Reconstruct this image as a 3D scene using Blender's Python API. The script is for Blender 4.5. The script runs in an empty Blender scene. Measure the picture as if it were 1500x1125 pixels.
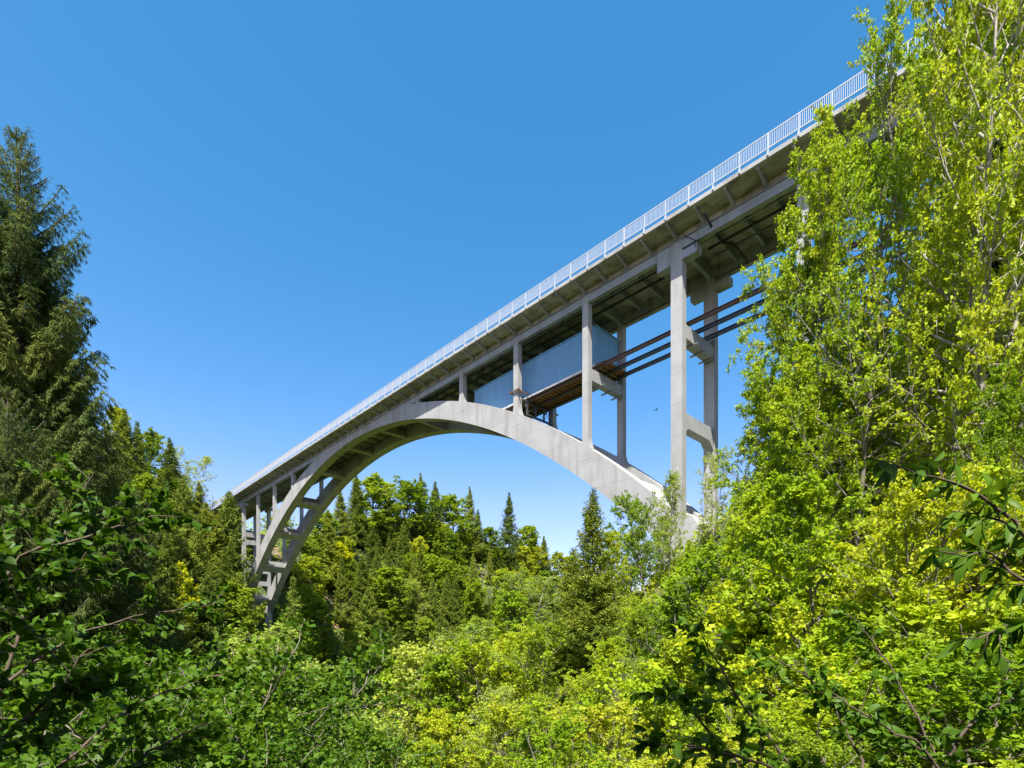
import bpy, math, random
import numpy as np
from math import sin, cos, pi, radians, atan2, sqrt

# ------------------------------------------------------------------ camera, sky, sun, exposure
S = bpy.context.scene
CX, CY = 91.373, -45.511            # where the photographer stands (z = 0 is eye level)
YAW = 0.8193355
FPX, HORIZ = 795.53, 952.56         # focal length and horizon row for a 1500 px wide picture
cam = bpy.data.cameras.new('camera'); co = bpy.data.objects.new('camera', cam)
S.collection.objects.link(co)
co.location = (CX, CY, 0); co.rotation_euler = (pi/2, 0, YAW)
cam.sensor_width = 36; cam.lens = 36*FPX/1500
cam.shift_y = (HORIZ-562.5)/1500
cam.clip_start = 0.05; cam.clip_end = 6000
S.camera = co

SUN = np.array([0.66, -0.90, 1.98]); SUN /= np.linalg.norm(SUN)
EL = math.asin(SUN[2]); AZ = atan2(SUN[0], SUN[1])
w = bpy.data.worlds.new('World'); S.world = w; w.use_nodes = True
nt = w.node_tree; bg = nt.nodes['Background']
sky = nt.nodes.new('ShaderNodeTexSky'); sky.sky_type = 'NISHITA'; sky.sun_disc = False
sky.sun_elevation = EL; sky.sun_rotation = AZ
sky.altitude = 700; sky.air_density = 1.0; sky.dust_density = 1.0; sky.ozone_density = 1.6
hs = nt.nodes.new('ShaderNodeHueSaturation'); hs.inputs['Saturation'].default_value = 1.25; hs.inputs['Hue'].default_value = 0.49
nt.links.new(sky.outputs[0], hs.inputs['Color'])
sep = nt.nodes.new('ShaderNodeSeparateColor'); nt.links.new(hs.outputs[0], sep.inputs[0])
def mnode(op, a, b):
    n = nt.nodes.new('ShaderNodeMath'); n.operation = op
    for i, q in enumerate((a, b)):
        if isinstance(q, (int, float)): n.inputs[i].default_value = q
        else: nt.links.new(q, n.inputs[i])
    return n.outputs[0]
# the deep, cool blue of a clear mountain sky: red falls off faster than the sky model has it
red = mnode('MINIMUM', mnode('MULTIPLY', mnode('POWER', sep.outputs[0], 1.78), 1.27), mnode('MULTIPLY', sep.outputs[0], 1.4))
cmb = nt.nodes.new('ShaderNodeCombineColor'); nt.links.new(red, cmb.inputs[0])
nt.links.new(mnode('MULTIPLY', sep.outputs[1], 0.93), cmb.inputs[1]); nt.links.new(sep.outputs[2], cmb.inputs[2])
nt.links.new(cmb.outputs[0], bg.inputs[0])
bg.inputs[1].default_value = 0.092
sl = bpy.data.lights.new('sun', 'SUN'); sl.energy = 4.1; sl.angle = radians(0.53); sl.color = (1, 0.955, 0.87)
so = bpy.data.objects.new('sun', sl); S.collection.objects.link(so)
so.rotation_euler = (pi/2-EL, 0, pi-AZ)
vs = S.view_settings; vs.view_transform = 'Standard'; vs.look = 'None'; vs.gamma = 1; vs.exposure = 1.61
S.cycles.max_bounces = 8; S.cycles.transparent_max_bounces = 8
S.cycles.use_denoising = True

# ------------------------------------------------------------------ helpers
COL = S.collection
fwd = np.array([-sin(YAW), cos(YAW)]); rgt = np.array([cos(YAW), sin(YAW)])

def spot(px, d):
    """Ground-plan point at distance d ahead of the photographer in the direction of picture column px."""
    q = np.array([CX, CY]) + fwd*d + rgt*d*(px-750)/FPX
    return float(q[0]), float(q[1])

def sstep(a, b, x):
    t = np.clip((x-a)/(b-a), 0, 1); return t*t*(3-2*t)

def smax(a, b, k):
    h = np.clip(0.5+0.5*(a-b)/k, 0, 1); return b*(1-h)+a*h+k*h*(1-h)

def gz(x, y):
    """Height of the ground: a gorge, its two banks and the plateaus above them."""
    x = np.asarray(x, float); y = np.asarray(y, float)
    u = x-66-2.7*np.clip(-y/30,0,1) + 0.75*np.minimum(y, 0) + 3*np.sin(y*0.045)*sstep(0, 40, y)
    r = np.where(u < 0, 9+0.95*u, 9+0.72*u)
    v = -(x+62) - 0.06*np.maximum(y, 0) - 1.25*np.clip(y+1, -40, 0)
    l = np.where(v < 0, 9+1.15*v, 9+1.2*v)
    r = np.minimum(r, 38+0.03*np.maximum(u-40, 0)); l = np.minimum(l, 37+0.05*np.maximum(v-23, 0))
    z = smax(smax(r, l, 6), np.full_like(r, -34.0), 8)
    dx, dy = x-CX, y-CY; f = dx*fwd[0]+dy*fwd[1]; lat = dx*rgt[0]+dy*rgt[1]
    shelf = -1.75+0.20*lat-0.10*f-0.22*np.maximum(f-2, 0)+np.where(lat < 0, 0.35*lat, 0)      # the gentler ground around the viewpoint
    wgt = 1-sstep(15, 36, np.sqrt(f*f+0.8*lat*lat)); z = z*(1-wgt)+shelf*wgt
    n = (np.sin(x*0.11+1.3)*np.cos(y*0.09)+0.6*np.sin(x*0.23+y*0.19+2)+0.35*np.sin(x*0.51-y*0.43))
    near = np.exp(-((x-CX)**2+(y-CY)**2)/60.0)
    return z + n*1.1*(1-near) 

def link(o, parent=None):
    COL.objects.link(o)
    if parent is not None: o.parent = parent
    return o

def tag(o, label=None, cat=None, group=None, kind=None):
    if label: o['label'] = label
    if cat: o['category'] = cat
    if group: o['group'] = group
    if kind: o['kind'] = kind
    return o

def empty(name, loc=(0, 0, 0)):
    o = bpy.data.objects.new(name, None); o.empty_display_size = 0.5; o.location = loc
    return link(o)

def mesh_np(name, V, F, mat, smooth=False):
    """V: (n,3), F: (m,4) quads (or (m,3)) -> mesh data"""
    me = bpy.data.meshes.new(name)
    V = np.asarray(V, np.float32); F = np.asarray(F, np.int32); k = F.shape[1]
    me.vertices.add(len(V)); me.vertices.foreach_set('co', V.ravel())
    me.loops.add(F.size); me.loops.foreach_set('vertex_index', F.ravel())
    me.polygons.add(len(F)); me.polygons.foreach_set('loop_start', np.arange(0, F.size, k, dtype=np.int32))
    me.polygons.foreach_set('loop_total', np.full(len(F), k, np.int32))
    if smooth: me.polygons.foreach_set('use_smooth', np.ones(len(F), bool))
    me.update(calc_edges=True); me.materials.append(mat)
    return me

class MB:
    def __init__(s): s.v = []; s.f = []
    def hexa(s, p):
        b = len(s.v); s.v += [tuple(map(float, q)) for q in p]
        for q in ((0, 3, 2, 1), (4, 5, 6, 7), (0, 1, 5, 4), (1, 2, 6, 5), (2, 3, 7, 6), (3, 0, 4, 7)):
            s.f.append([b+i for i in q])
    def box(s, x0, x1, y0, y1, z0, z1):
        s.hexa([(x0, y0, z0), (x1, y0, z0), (x1, y1, z0), (x0, y1, z0), (x0, y0, z1), (x1, y0, z1), (x1, y1, z1), (x0, y1, z1)])
    def loft(s, rings, cap=True):
        """rings: list of equally long point lists, closed sections."""
        n = len(rings[0]); b = len(s.v)
        for r in rings: s.v += [tuple(map(float, q)) for q in r]
        for i in range(len(rings)-1):
            for j in range(n):
                k = (j+1) % n
                s.f.append([b+i*n+j, b+i*n+k, b+(i+1)*n+k, b+(i+1)*n+j])
        if cap:
            s.f.append([b+j for j in range(n)][::-1]); s.f.append([b+(len(rings)-1)*n+j for j in range(n)])
    def tube(s, pts, r, n=8):
        pts = [np.array(p, float) for p in pts]; rs = []
        for i, p in enumerate(pts):
            d = pts[min(i+1, len(pts)-1)]-pts[max(i-1, 0)]; d /= np.linalg.norm(d)
            a = np.cross(d, (0, 0, 1) if abs(d[2]) < .9 else (1, 0, 0)); a /= np.linalg.norm(a); c = np.cross(a, d)
            rs.append([p+r*(cos(2*pi*k/n)*a+sin(2*pi*k/n)*c) for k in range(n)])
        s.loft(rs)
    def data(s, name, mat):
        me = bpy.data.meshes.new(name); me.from_pydata(s.v, [], s.f); me.validate()
        import bmesh
        bm = bmesh.new(); bm.from_mesh(me); bmesh.ops.recalc_face_normals(bm, faces=bm.faces); bm.to_mesh(me); bm.free()
        me.materials.append(mat); return me
    def build(s, name, mat, parent=None, smooth=False):
        me = s.data(name, mat)
        if smooth:
            for p in me.polygons: p.use_smooth = True
        return link(bpy.data.objects.new(name, me), parent)

# ------------------------------------------------------------------ materials
def newmat(name):
    m = bpy.data.materials.new(name); m.use_nodes = True
    return m, m.node_tree, m.node_tree.nodes['Principled BSDF']

def N(nt, t, **kw):
    n = nt.nodes.new(t)
    for k, v in kw.items(): setattr(n, k, v)
    return n

def noise(nt, scale, detail=4, vec=None, stretch=None, rough=0.55):
    tc = N(nt, 'ShaderNodeTexCoord'); src = tc.outputs['Object']
    if stretch:
        mp = N(nt, 'ShaderNodeMapping'); mp.inputs['Scale'].default_value = stretch
        nt.links.new(src, mp.inputs[0]); src = mp.outputs[0]
    n = N(nt, 'ShaderNodeTexNoise'); n.inputs['Scale'].default_value = scale
    n.inputs['Detail'].default_value = detail; n.inputs['Roughness'].default_value = rough
    nt.links.new(src, n.inputs['Vector']); return n.outputs['Fac']

def ramp(nt, fac, stops):
    r = N(nt, 'ShaderNodeValToRGB'); e = r.color_ramp.elements
    e[0].position, e[0].color = stops[0][0], (*stops[0][1], 1)
    e[1].position, e[1].color = stops[1][0], (*stops[1][1], 1)
    for p, c in stops[2:]:
        x = e.new(p); x.color = (*c, 1)
    nt.links.new(fac, r.inputs[0]); return r.outputs[0]

def mixc(nt, fac, a, b, mode='MIX'):
    m = N(nt, 'ShaderNodeMix', data_type='RGBA', blend_type=mode)
    if isinstance(fac, (int, float)): m.inputs[0].default_value = fac
    else: nt.links.new(fac, m.inputs[0])
    for i, c in ((6, a), (7, b)):
        if isinstance(c, tuple): m.inputs[i].default_value = (*c, 1)
        else: nt.links.new(c, m.inputs[i])
    return m.outputs[2]

def bump(nt, b, h, strength=0.3, dist=0.05):
    n = N(nt, 'ShaderNodeBump'); n.inputs['Strength'].default_value = strength; n.inputs['Distance'].default_value = dist
    nt.links.new(h, n.inputs['Height']); nt.links.new(n.outputs[0], b.inputs['Normal'])

def concrete(name, base, dark, warm):
    base, dark, warm = (tuple(0.83*q for q in c) for c in (base, dark, warm))
    m, nt, b = newmat(name)
    big = noise(nt, 0.35, 7); c = ramp(nt, big, [(0.38, dark), (0.58, base)])
    streak = noise(nt, 1.0, 6, stretch=(0.9, 0.9, 0.10)); sf = ramp(nt, streak, [(0.50, (0, 0, 0)), (0.68, (1, 1, 1))])
    c = mixc(nt, sf, c, warm)
    fine = noise(nt, 9, 6); c = mixc(nt, 0.35, c, ramp(nt, fine, [(0.3, (.32, .31, .29)), (0.7, (.62, .61, .59))]), 'OVERLAY')
    tc = N(nt, 'ShaderNodeTexCoord'); wv = N(nt, 'ShaderNodeTexWave', bands_direction='Z')
    wv.inputs['Scale'].default_value = 1.7; wv.inputs['Distortion'].default_value = 0.4
    nt.links.new(tc.outputs['Object'], wv.inputs[0])
    bl = ramp(nt, wv.outputs['Fac'], [(0.0, (0.72, .72, .72)), (0.12, (1, 1, 1))])
    c = mixc(nt, 0.55, c, bl, 'MULTIPLY')
    w2 = N(nt, 'ShaderNodeTexWave', bands_direction='Z'); w2.inputs['Scale'].default_value = 0.11; w2.inputs['Distortion'].default_value = 0.15
    nt.links.new(tc.outputs['Object'], w2.inputs[0])      # pour joints
    c = mixc(nt, 0.3, c, ramp(nt, w2.outputs['Fac'], [(0.0, (0.62, .60, .57)), (0.006, (1, 1, 1))]), 'MULTIPLY')
    nt.links.new(c, b.inputs['Base Color']); b.inputs['Roughness'].default_value = 0.88
    bump(nt, b, fine, 0.25, 0.03)
    return m

M = {}
M['concrete'] = concrete('pale_concrete', (0.42, 0.425, 0.415), (0.36, 0.362, 0.35), (0.29, 0.28, 0.255))
M['concrete_shade'] = concrete('shade_toned_concrete', (0.37, 0.40, 0.42), (0.31, 0.335, 0.355), (0.27, 0.28, 0.28))  # cooler and darker than the pale concrete, with blue shade put into the colour
M['soffit'] = concrete('weathered_deck_concrete', (0.50, 0.47, 0.38), (0.36, 0.335, 0.27), (0.22, 0.20, 0.155))

def plain(name, col, rough=0.5, metal=0.0, var=0.25, scale=3.0, stretch=None, col2=None):
    m, nt, b = newmat(name); col = tuple(0.72*q for q in col); col2 = col2 and tuple(0.72*q for q in col2)
    n = noise(nt, scale, 5, stretch=stretch)
    d = col2 or tuple(x*(1-var) for x in col)
    nt.links.new(ramp(nt, n, [(0.35, d), (0.65, col)]), b.inputs['Base Color'])
    b.inputs['Roughness'].default_value = rough; b.inputs['Metallic'].default_value = metal
    return m
M['white'] = plain('galvanised_white_paint', (0.62, 0.65, 0.68), 0.45, 0.0, 0.08)
M['blue'] = plain('blue_sheet_metal', (0.20, 0.45, 0.66), 0.4, 0.0, 0.15, 0.6, (3, 3, .4))
M['rust'] = plain('rusty_steel', (0.20, 0.085, 0.045), 0.8, 0.1, 0.3, 4, None, (0.13, 0.12, 0.12))
M['steel'] = plain('dark_steel', (0.14, 0.145, 0.15), 0.55, 0.5, 0.4, 4)
M['galv'] = plain('galvanised_steel', (0.42, 0.43, 0.44), 0.45, 0.6, 0.3, 4)
M['wood'] = plain('formwork_timber', (0.48, 0.25, 0.085), 0.8, 0, 0.45, 2.5, (8, 1, 1))
M['black'] = plain('black_pipe', (0.018, 0.018, 0.02), 0.6, 0, 0.3)
M['redpipe'] = plain('reddish_pipe', (0.22, 0.07, 0.04), 0.7, 0, 0.3)
M['bark_dark'] = plain('dark_bark', (0.17, 0.125, 0.09), 0.95, 0, 0.5, 9, (3, 3, .6))
M['bark_grey'] = plain('grey_bark', (0.30, 0.265, 0.21), 0.95, 0, 0.5, 9, (1, 1, .35))
M['bark_pale'] = plain('pale_lichened_bark', (0.58, 0.53, 0.44), 0.9, 0, 0.55, 6, (1.2, 1.2, .5), (0.22, 0.19, 0.15))
M['asphalt'] = plain('asphalt', (0.06, 0.06, 0.06), 0.9, 0, 0.3, 8)
M['feather'] = plain('dark_feathers', (0.03, 0.03, 0.035), 0.7, 0, 0.3)

def leafmat(name, greens, trans=0.4, gloss=0.22, rough=0.5, obj_var=0.5, nscale=0.9):
    greens = [tuple(min(.8, 0.92*q) for q in c) for c in greens]
    """greens: three leaf colours (darker, mid, yellower); they vary by clump and by tree."""
    m, nt, b = newmat(name)
    n = noise(nt, nscale, 3); oi = N(nt, 'ShaderNodeObjectInfo')
    add = N(nt, 'ShaderNodeMath', operation='MULTIPLY_ADD'); nt.links.new(oi.outputs['Random'], add.inputs[0])
    add.inputs[1].default_value = obj_var; add.inputs[2].default_value = -obj_var/2
    s = N(nt, 'ShaderNodeMath', operation='ADD'); nt.links.new(n, s.inputs[0]); nt.links.new(add.outputs[0], s.inputs[1])
    n2 = noise(nt, 11, 2); s2 = N(nt, 'ShaderNodeMath', operation='MULTIPLY_ADD')
    nt.links.new(n2, s2.inputs[0]); s2.inputs[1].default_value = 0.5; nt.links.new(s.outputs[0], s2.inputs[2])
    c = ramp(nt, s2.outputs[0], [(0.45, greens[0]), (1.05, greens[2]), (0.75, greens[1])])
    nt.links.new(c, b.inputs['Base Color'])
    b.inputs['Roughness'].default_value = rough; b.inputs['Specular IOR Level'].default_value = gloss
    tr = N(nt, 'ShaderNodeBsdfTranslucent')
    tcol = mixc(nt, 1.0, c, (1.0, 0.95, 0.45), 'MULTIPLY'); nt.links.new(tcol, tr.inputs[0])
    mx = N(nt, 'ShaderNodeMixShader'); mx.inputs[0].default_value = trans
    nt.links.new(b.outputs[0], mx.inputs[1]); nt.links.new(tr.outputs[0], mx.inputs[2])
    nt.links.new(mx.outputs[0], nt.nodes['Material Output'].inputs[0])
    return m
M['spruce'] = leafmat('spruce_needles', ((0.090, 0.140, 0.024), (0.19, 0.265, 0.036), (0.34, 0.39, 0.045)), 0.28, 0.08, 0.7, 0.35, 0.5)
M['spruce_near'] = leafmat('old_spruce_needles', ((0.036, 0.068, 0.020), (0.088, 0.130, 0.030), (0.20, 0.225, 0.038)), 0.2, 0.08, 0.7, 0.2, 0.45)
M['broad'] = leafmat('spring_leaves', ((0.165, 0.26, 0.018), (0.31, 0.43, 0.026), (0.47, 0.52, 0.034)), 0.44, 0.12, 0.6, 0.6, 0.3)
M['bright'] = leafmat('bright_maple_leaves', ((0.20, 0.34, 0.014), (0.36, 0.51, 0.020), (0.50, 0.57, 0.028)), 0.5, 0.14, 0.5, 0.55, 0.5)
M['golden'] = leafmat('golden_young_leaves', ((0.40, 0.50, 0.015), (0.56, 0.60, 0.015), (0.66, 0.60, 0.015)), 0.42, 0.1, 0.6, 0.1, 0.6)
M['airy'] = leafmat('pale_willow_leaves', ((0.22, 0.33, 0.05), (0.37, 0.49, 0.065), (0.50, 0.57, 0.085)), 0.46, 0.1, 0.6, 0.4, 0.8)
M['deep'] = leafmat('shade_darkened_shrub_leaves', ((0.045, 0.11, 0.010), (0.085, 0.18, 0.012), (0.16, 0.27, 0.016)), 0.42, 0.14, 0.45, 0.1, 1.5)  # dark greens: shade of the near bushes put into the leaf colour

# ------------------------------------------------------------------ plants: branches and leaves
def unit(v):
    return v/np.maximum(np.linalg.norm(v, axis=-1, keepdims=True), 1e-9)

def tubes(paths, k=5):
    """paths: list of (points (n,3), radii (n,)) -> V, F of open tapering tubes"""
    Vs, Fs, b = [], [], 0
    a = np.arange(k)*2*pi/k; ca, sa = np.cos(a), np.sin(a)
    for P, R in paths:
        n = len(P); d = unit(np.gradient(P, axis=0))
        ref = np.where(np.abs(d[:, 2:3]) < .9, np.array([[0, 0, 1.]]), np.array([[1., 0, 0]]))
        x = unit(np.cross(d, ref)); y = np.cross(x, d)
        ring = P[:, None, :]+R[:, None, None]*(ca[None, :, None]*x[:, None, :]+sa[None, :, None]*y[:, None, :])
        Vs.append(ring.reshape(-1, 3))
        i = np.arange(n-1)[:, None]; j = np.arange(k)[None, :]; j2 = (j+1) % k
        Fs.append(np.stack([b+i*k+j, b+i*k+j2, b+(i+1)*k+j2, b+(i+1)*k+j], -1).reshape(-1, 4)); b += n*k
    return np.concatenate(Vs), np.concatenate(Fs)

def leaves(rng, C, D, L, W, fold=0.25, big=False, up=0.9):
    """leaf blades: base points C, directions D, lengths L, half-widths W"""
    n = len(C); D = unit(D); r = rng.normal(size=(n, 3)); r[:, 2] += up*1.6
    s = unit(np.cross(D, unit(r))); nrm = np.cross(s, D); L = np.broadcast_to(L, (n,))[:, None]; W = np.broadcast_to(W, (n,))[:, None]
    if not big:
        tip = C+D*L-nrm*L*fold*0.6; mid = C+D*L*0.42
        V = np.stack([C, mid+s*W+nrm*W*fold, tip, mid-s*W+nrm*W*fold], 1).reshape(-1, 3)
        F = np.arange(4*n).reshape(-1, 4); return V, F
    st = []
    for t, wd in ((0.0, 0.04), (0.22, 0.72), (0.48, 1.0), (0.76, 0.66), (1.0, 0.02)):
        c = C+D*L*t-nrm*L*fold*t*t
        st += [c+s*W*wd+nrm*W*0.28*wd, c, c-s*W*wd+nrm*W*0.28*wd]
    V = np.stack(st, 1).reshape(-1, 3); b = np.arange(n)[:, None]*15; F = []
    for i in range(4):
        for j in range(2):
            q = i*3+j; F.append(b+np.array([[q, q+1, q+4, q+3]]))
    return V, np.stack(F, 1).reshape(-1, 4)

def curve(p0, d0, L, n, bend, rng, wob=0.06):
    """a branch line from p0 along d0, bending by vector 'bend' along its length"""
    pts = [np.array(p0, float)]; d = np.array(d0, float)
    for i in range(n-1):
        d = d+np.array(bend)/(n-1)+rng.normal(size=3)*wob; d /= np.linalg.norm(d)
        pts.append(pts[-1]+d*L/(n-1))
    return np.array(pts)

def gen_broad(seed, H=18, R=5, cb=0.25, nm=34, nc=9, nt=6, nl=10, leaf=0.16, lw=0.5, tr=0.22, lean=(0, 0), top=0.55,
              droop=0.0, spread=1.0, clump=0.35, wob=0.09, minr=0.012, big=False, stems=1, upang=0.75, fold=0.25):
    rng = np.random.default_rng(seed); paths = []; LC = []; LD = []
    for st in range(stems):
        a0 = rng.uniform(0, 2*pi); k = 0 if stems == 1 else 0.25
        tp = curve((0.0, 0.0, -0.6), (cos(a0)*k+lean[0], sin(a0)*k+lean[1], 1), H*(1-0.12*rng.random() if stems > 1 else 1)*0.97, 12, (0, 0, 0.25), rng, 0.035)
        tt = np.linspace(0, 1, 12); rad = tr*(1-tt)**0.8+0.015; paths.append((tp, rad))
        m = max(4, nm//stems)
        for i in range(m):
            t = cb+(0.98-cb)*((i+rng.random())/m)
            h = (t-cb)/(1-cb)
            prof = (sin(pi*min(1, (h*(1-top)+0.02)/(top)) * 0.5) if h < top else 1.0)
            prof = sqrt(max(0.03, 1-((h-top*0.7)/(1.02-top*0.7 if h > top*0.7 else top*1.15))**2))
            L = R*prof*rng.uniform(0.65, 1.15)
            idx = t*11; i0 = min(int(idx), 10); p = tp[i0]+(tp[i0+1]-tp[i0])*(idx-i0)
            az = i*2.399+rng.normal()*0.4; el = upang*(0.35+0.9*h)
            d = np.array([cos(az)*cos(el)*spread, sin(az)*cos(el)*spread, sin(el)])
            mb = curve(p, d, L, 8, (0, 0, 0.35-droop), rng, wob)
            r0 = min(rad[i0]*0.5, 0.0075*L+0.014); mr = r0*(1-np.linspace(0, 1, 8))**0.8+minr*0.6; paths.append((mb, mr))
            for c in range(nc):
                s = 0.22+0.76*(c+rng.random())/nc; idx2 = s*7; j = min(int(idx2), 6); q = mb[j]+(mb[j+1]-mb[j])*(idx2-j)
                dm = unit(mb[j+1]-mb[j]); side = unit(np.cross(dm, rng.normal(size=3)))
                dd = dm*0.5+side*0.9+np.array([0, 0, 0.15-droop]); cl = L*0.38*(1.05-0.55*s)*rng.uniform(.6, 1.3)+0.15
                cbp = curve(q, unit(dd), cl, 5, (0, 0, 0.1-droop), rng, wob*1.3); paths.append((cbp, np.linspace(mr[j]*0.5+minr*0.3, minr*0.5, 5)))
                for t_ in range(nt):
                    s2 = 0.25+0.75*(t_+rng.random())/nt; i2 = s2*4; jj = min(int(i2), 3); w = cbp[jj]+(cbp[jj+1]-cbp[jj])*(i2-jj)
                    ax = unit(rng.normal(size=3)*np.array([1, 1, .55])+unit(cbp[jj+1]-cbp[jj])*0.8)
                    tl = clump*rng.uniform(.5, 1.3)
                    f = rng.random((nl, 1)); LC.append(w+ax*tl*f+rng.normal(size=(nl, 3))*clump*0.14)
                    LD.append(ax*0.6+rng.normal(size=(nl, 3))*0.8+np.array([0, 0, -0.25]))
                    if clump > 0.3 and leaf < 0.25: paths.append((np.array([w, w+ax*tl]), np.array([minr*0.5, minr*0.3])))
    C = np.concatenate(LC); D = np.concatenate(LD); Ls = leaf*rng.uniform(.45, 1.4, len(C))
    return tubes(paths, 5), leaves(rng, C, D, Ls, Ls*lw, fold, big)

def gen_spruce(seed, H=26, R=4.2, cb=0.08, step=0.55, nb=5, tw=9, tuft=2, nl=0.34, nw=0.055, tr=0.26, droop=0.55, hang=0.5, power=0.8, gap=0.12):
    rng = np.random.default_rng(seed); paths = []; LC = []; LD = []; LL = []
    zt = np.linspace(-0.6, H, 14); wob = np.cumsum(rng.normal(size=(14, 2))*0.035, axis=0)
    tp = np.column_stack([wob, zt]); paths.append((tp, tr*(1-np.linspace(0, 1, 14))**0.9+0.02))
    z = cb*H; az0 = 0
    while z < H-0.15:
        t = (z/H-cb)/(1-cb); L0 = R*((1-t)**power)*(0.55+0.45*min(1, t*6+0.35)); n = nb if t < .93 else 4
        az0 += 1.1
        for b in range(n):
            if rng.random() < gap: continue
            L = max(0.18, L0*rng.uniform(0.62, 1.16)); az = az0+b*2*pi/n+rng.normal()*0.25
            e0 = 0.15-droop*0.6*(1-t)+0.75*t**3; xy = np.array([cos(az), sin(az)])
            m = 7; s = np.linspace(0, 1, m)
            rr = L*(s*0.97); zz = L*(np.tan(e0)*s - droop*0.45*(1-t)*s*(1-s)*2.0 + 0.22*s**3)
            cxy = np.array([np.interp(z, zt, tp[:, 0]), np.interp(z, zt, tp[:, 1])])
            P = np.column_stack([cxy[0]+xy[0]*rr, cxy[1]+xy[1]*rr, z+zz]); paths.append((P, 0.012+0.008*L*(1-s)))
            q = max(3, int(tw*(0.35+0.65*L/R)))
            sp = np.linspace(0.14, 1.0, q)
            side = np.array([-xy[1], xy[0], 0])
            for k, u in enumerate(sp):
                i0 = min(int(u*(m-1)), m-2); fr = u*(m-1)-i0; p = P[i0]+(P[i0+1]-P[i0])*fr; dm = unit(P[i0+1]-P[i0])
                tl = (0.30*L*(1.08-u)+0.16*sqrt(L)*0.9)*rng.uniform(.7, 1.2)
                for sg in (-1, 1):
                    d = unit(dm*0.75+side*sg*0.8+np.array([0, 0, -hang*rng.uniform(.3, 1.1)]))
                    nn = max(1, int(round(tl/(nl*0.62))))
                    f = (np.arange(nn)+rng.random(nn)*0.6)/nn
                    base = p+d*tl*f[:, None]+np.array([0, 0, -1])*(tl*hang*0.5*f**2)[:, None]
                    for _ in range(tuft):
                        LC.append(base+rng.normal(size=(nn, 3))*nl*0.12)
                        LD.append(d*0.8+rng.normal(size=(nn, 3))*0.42+np.array([0, 0, -hang*0.55])); LL.append(nl*rng.uniform(.6, 1.25, nn)*(0.45+0.55*min(1, (1-t)*5)))
        z += step*(1-0.45*t)*rng.uniform(.8, 1.2)
    # leader shoot
    LC.append(np.array([[0, 0, H-0.5+i*.12] for i in range(6)])+tp[-1]*np.array([1, 1, 0])); LD.append(rng.normal(size=(6, 3))*0.4+np.array([0, 0, 1.0])); LL.append(np.full(6, nl*.45))
    C = np.concatenate(LC); D = np.concatenate(LD); L = np.concatenate(LL)
    return tubes(paths, 5), leaves(rng, C, D, L, L*nw, 0.3, False, 0.4)

PROTO = {}; FILL = []; DBG = []
def proto(name, kind, H, gen, bark, leaf, crown_word):
    (tv, tf), (lv, lf) = gen
    PROTO[name] = dict(H=H, kind=kind, trunk=mesh_np(kind+'_trunk', tv, tf, M[bark], True), crown=mesh_np(kind+'_crown', lv, lf, M[leaf]), word=crown_word)
    PROTO[name]['top'] = float(max(lv[:, 2].max(), tv[:, 2].max()))

proto('spruce1', 'spruce_tree', 26, gen_spruce(1, 26, 5.2, .05, .62, 5, 12, 4, .60, .115, power=.95, hang=.6), 'bark_dark', 'spruce', 'needles')
proto('spruce2', 'spruce_tree', 26, gen_spruce(2, 26, 4.6, .10, .66, 5, 12, 4, .55, .115, droop=.4, gap=.2, power=1.0), 'bark_dark', 'spruce', 'needles')
proto('spruce3', 'spruce_tree', 24, gen_spruce(3, 24, 6.0, .04, .62, 5, 13, 4, .62, .115, droop=.75, power=.85, hang=.8), 'bark_dark', 'spruce', 'needles')
proto('young', 'young_spruce', 13, gen_spruce(4, 13, 2.5, .08, .34, 5, 11, 4, .24, .13, tr=.10, droop=.1, hang=.15, gap=.08, power=.9), 'bark_dark', 'spruce', 'needles')
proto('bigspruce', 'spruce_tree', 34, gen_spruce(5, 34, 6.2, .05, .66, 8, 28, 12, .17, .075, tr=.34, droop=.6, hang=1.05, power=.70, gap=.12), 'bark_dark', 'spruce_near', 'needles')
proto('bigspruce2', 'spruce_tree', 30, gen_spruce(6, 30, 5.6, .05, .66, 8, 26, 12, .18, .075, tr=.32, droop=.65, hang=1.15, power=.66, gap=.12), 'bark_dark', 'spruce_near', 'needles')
proto('broad1', 'broadleaf_tree', 20, gen_broad(11, 20, 5.6, .18, 40, 9, 5, 8, .36, .42, .26, clump=.62), 'bark_grey', 'broad', 'leaves')
proto('broad2', 'broadleaf_tree', 20, gen_broad(12, 20, 4.6, .15, 38, 8, 5, 8, .38, .42, .24, clump=.65, top=.4), 'bark_grey', 'broad', 'leaves')
proto('broad3', 'broadleaf_tree', 18, gen_broad(13, 18, 6.2, .20, 42, 9, 5, 8, .34, .45, .26, clump=.6, top=.65), 'bark_grey', 'broad', 'leaves')
proto('golden', 'beech_tree', 18, gen_broad(14, 18, 4.2, .1, 40, 8, 5, 8, .34, .42, .2, clump=.55, top=.3, droop=.15), 'bark_grey', 'golden', 'leaves')
proto('airy1', 'willow_tree', 14, gen_broad(15, 14, 3.6, .15, 32, 9, 6, 6, .17, .34, .11, clump=.40, top=.5, upang=.95), 'bark_grey', 'airy', 'leaves')
proto('airy2', 'willow_tree', 14, gen_broad(16, 14, 4.2, .10, 34, 9, 6, 6, .16, .36, .12, clump=.42, top=.55, upang=.9, stems=2), 'bark_pale', 'airy', 'leaves')
proto('mid1', 'maple_tree', 13, gen_broad(17, 13, 3.8, .15, 34, 9, 6, 9, .16, .46, .12, clump=.36, top=.55), 'bark_grey', 'bright', 'leaves')
proto('mid2', 'maple_tree', 13, gen_broad(18, 13, 3.2, .10, 34, 9, 6, 8, .15, .46, .11, clump=.36, top=.45, upang=.95), 'bark_grey', 'bright', 'leaves')
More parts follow.
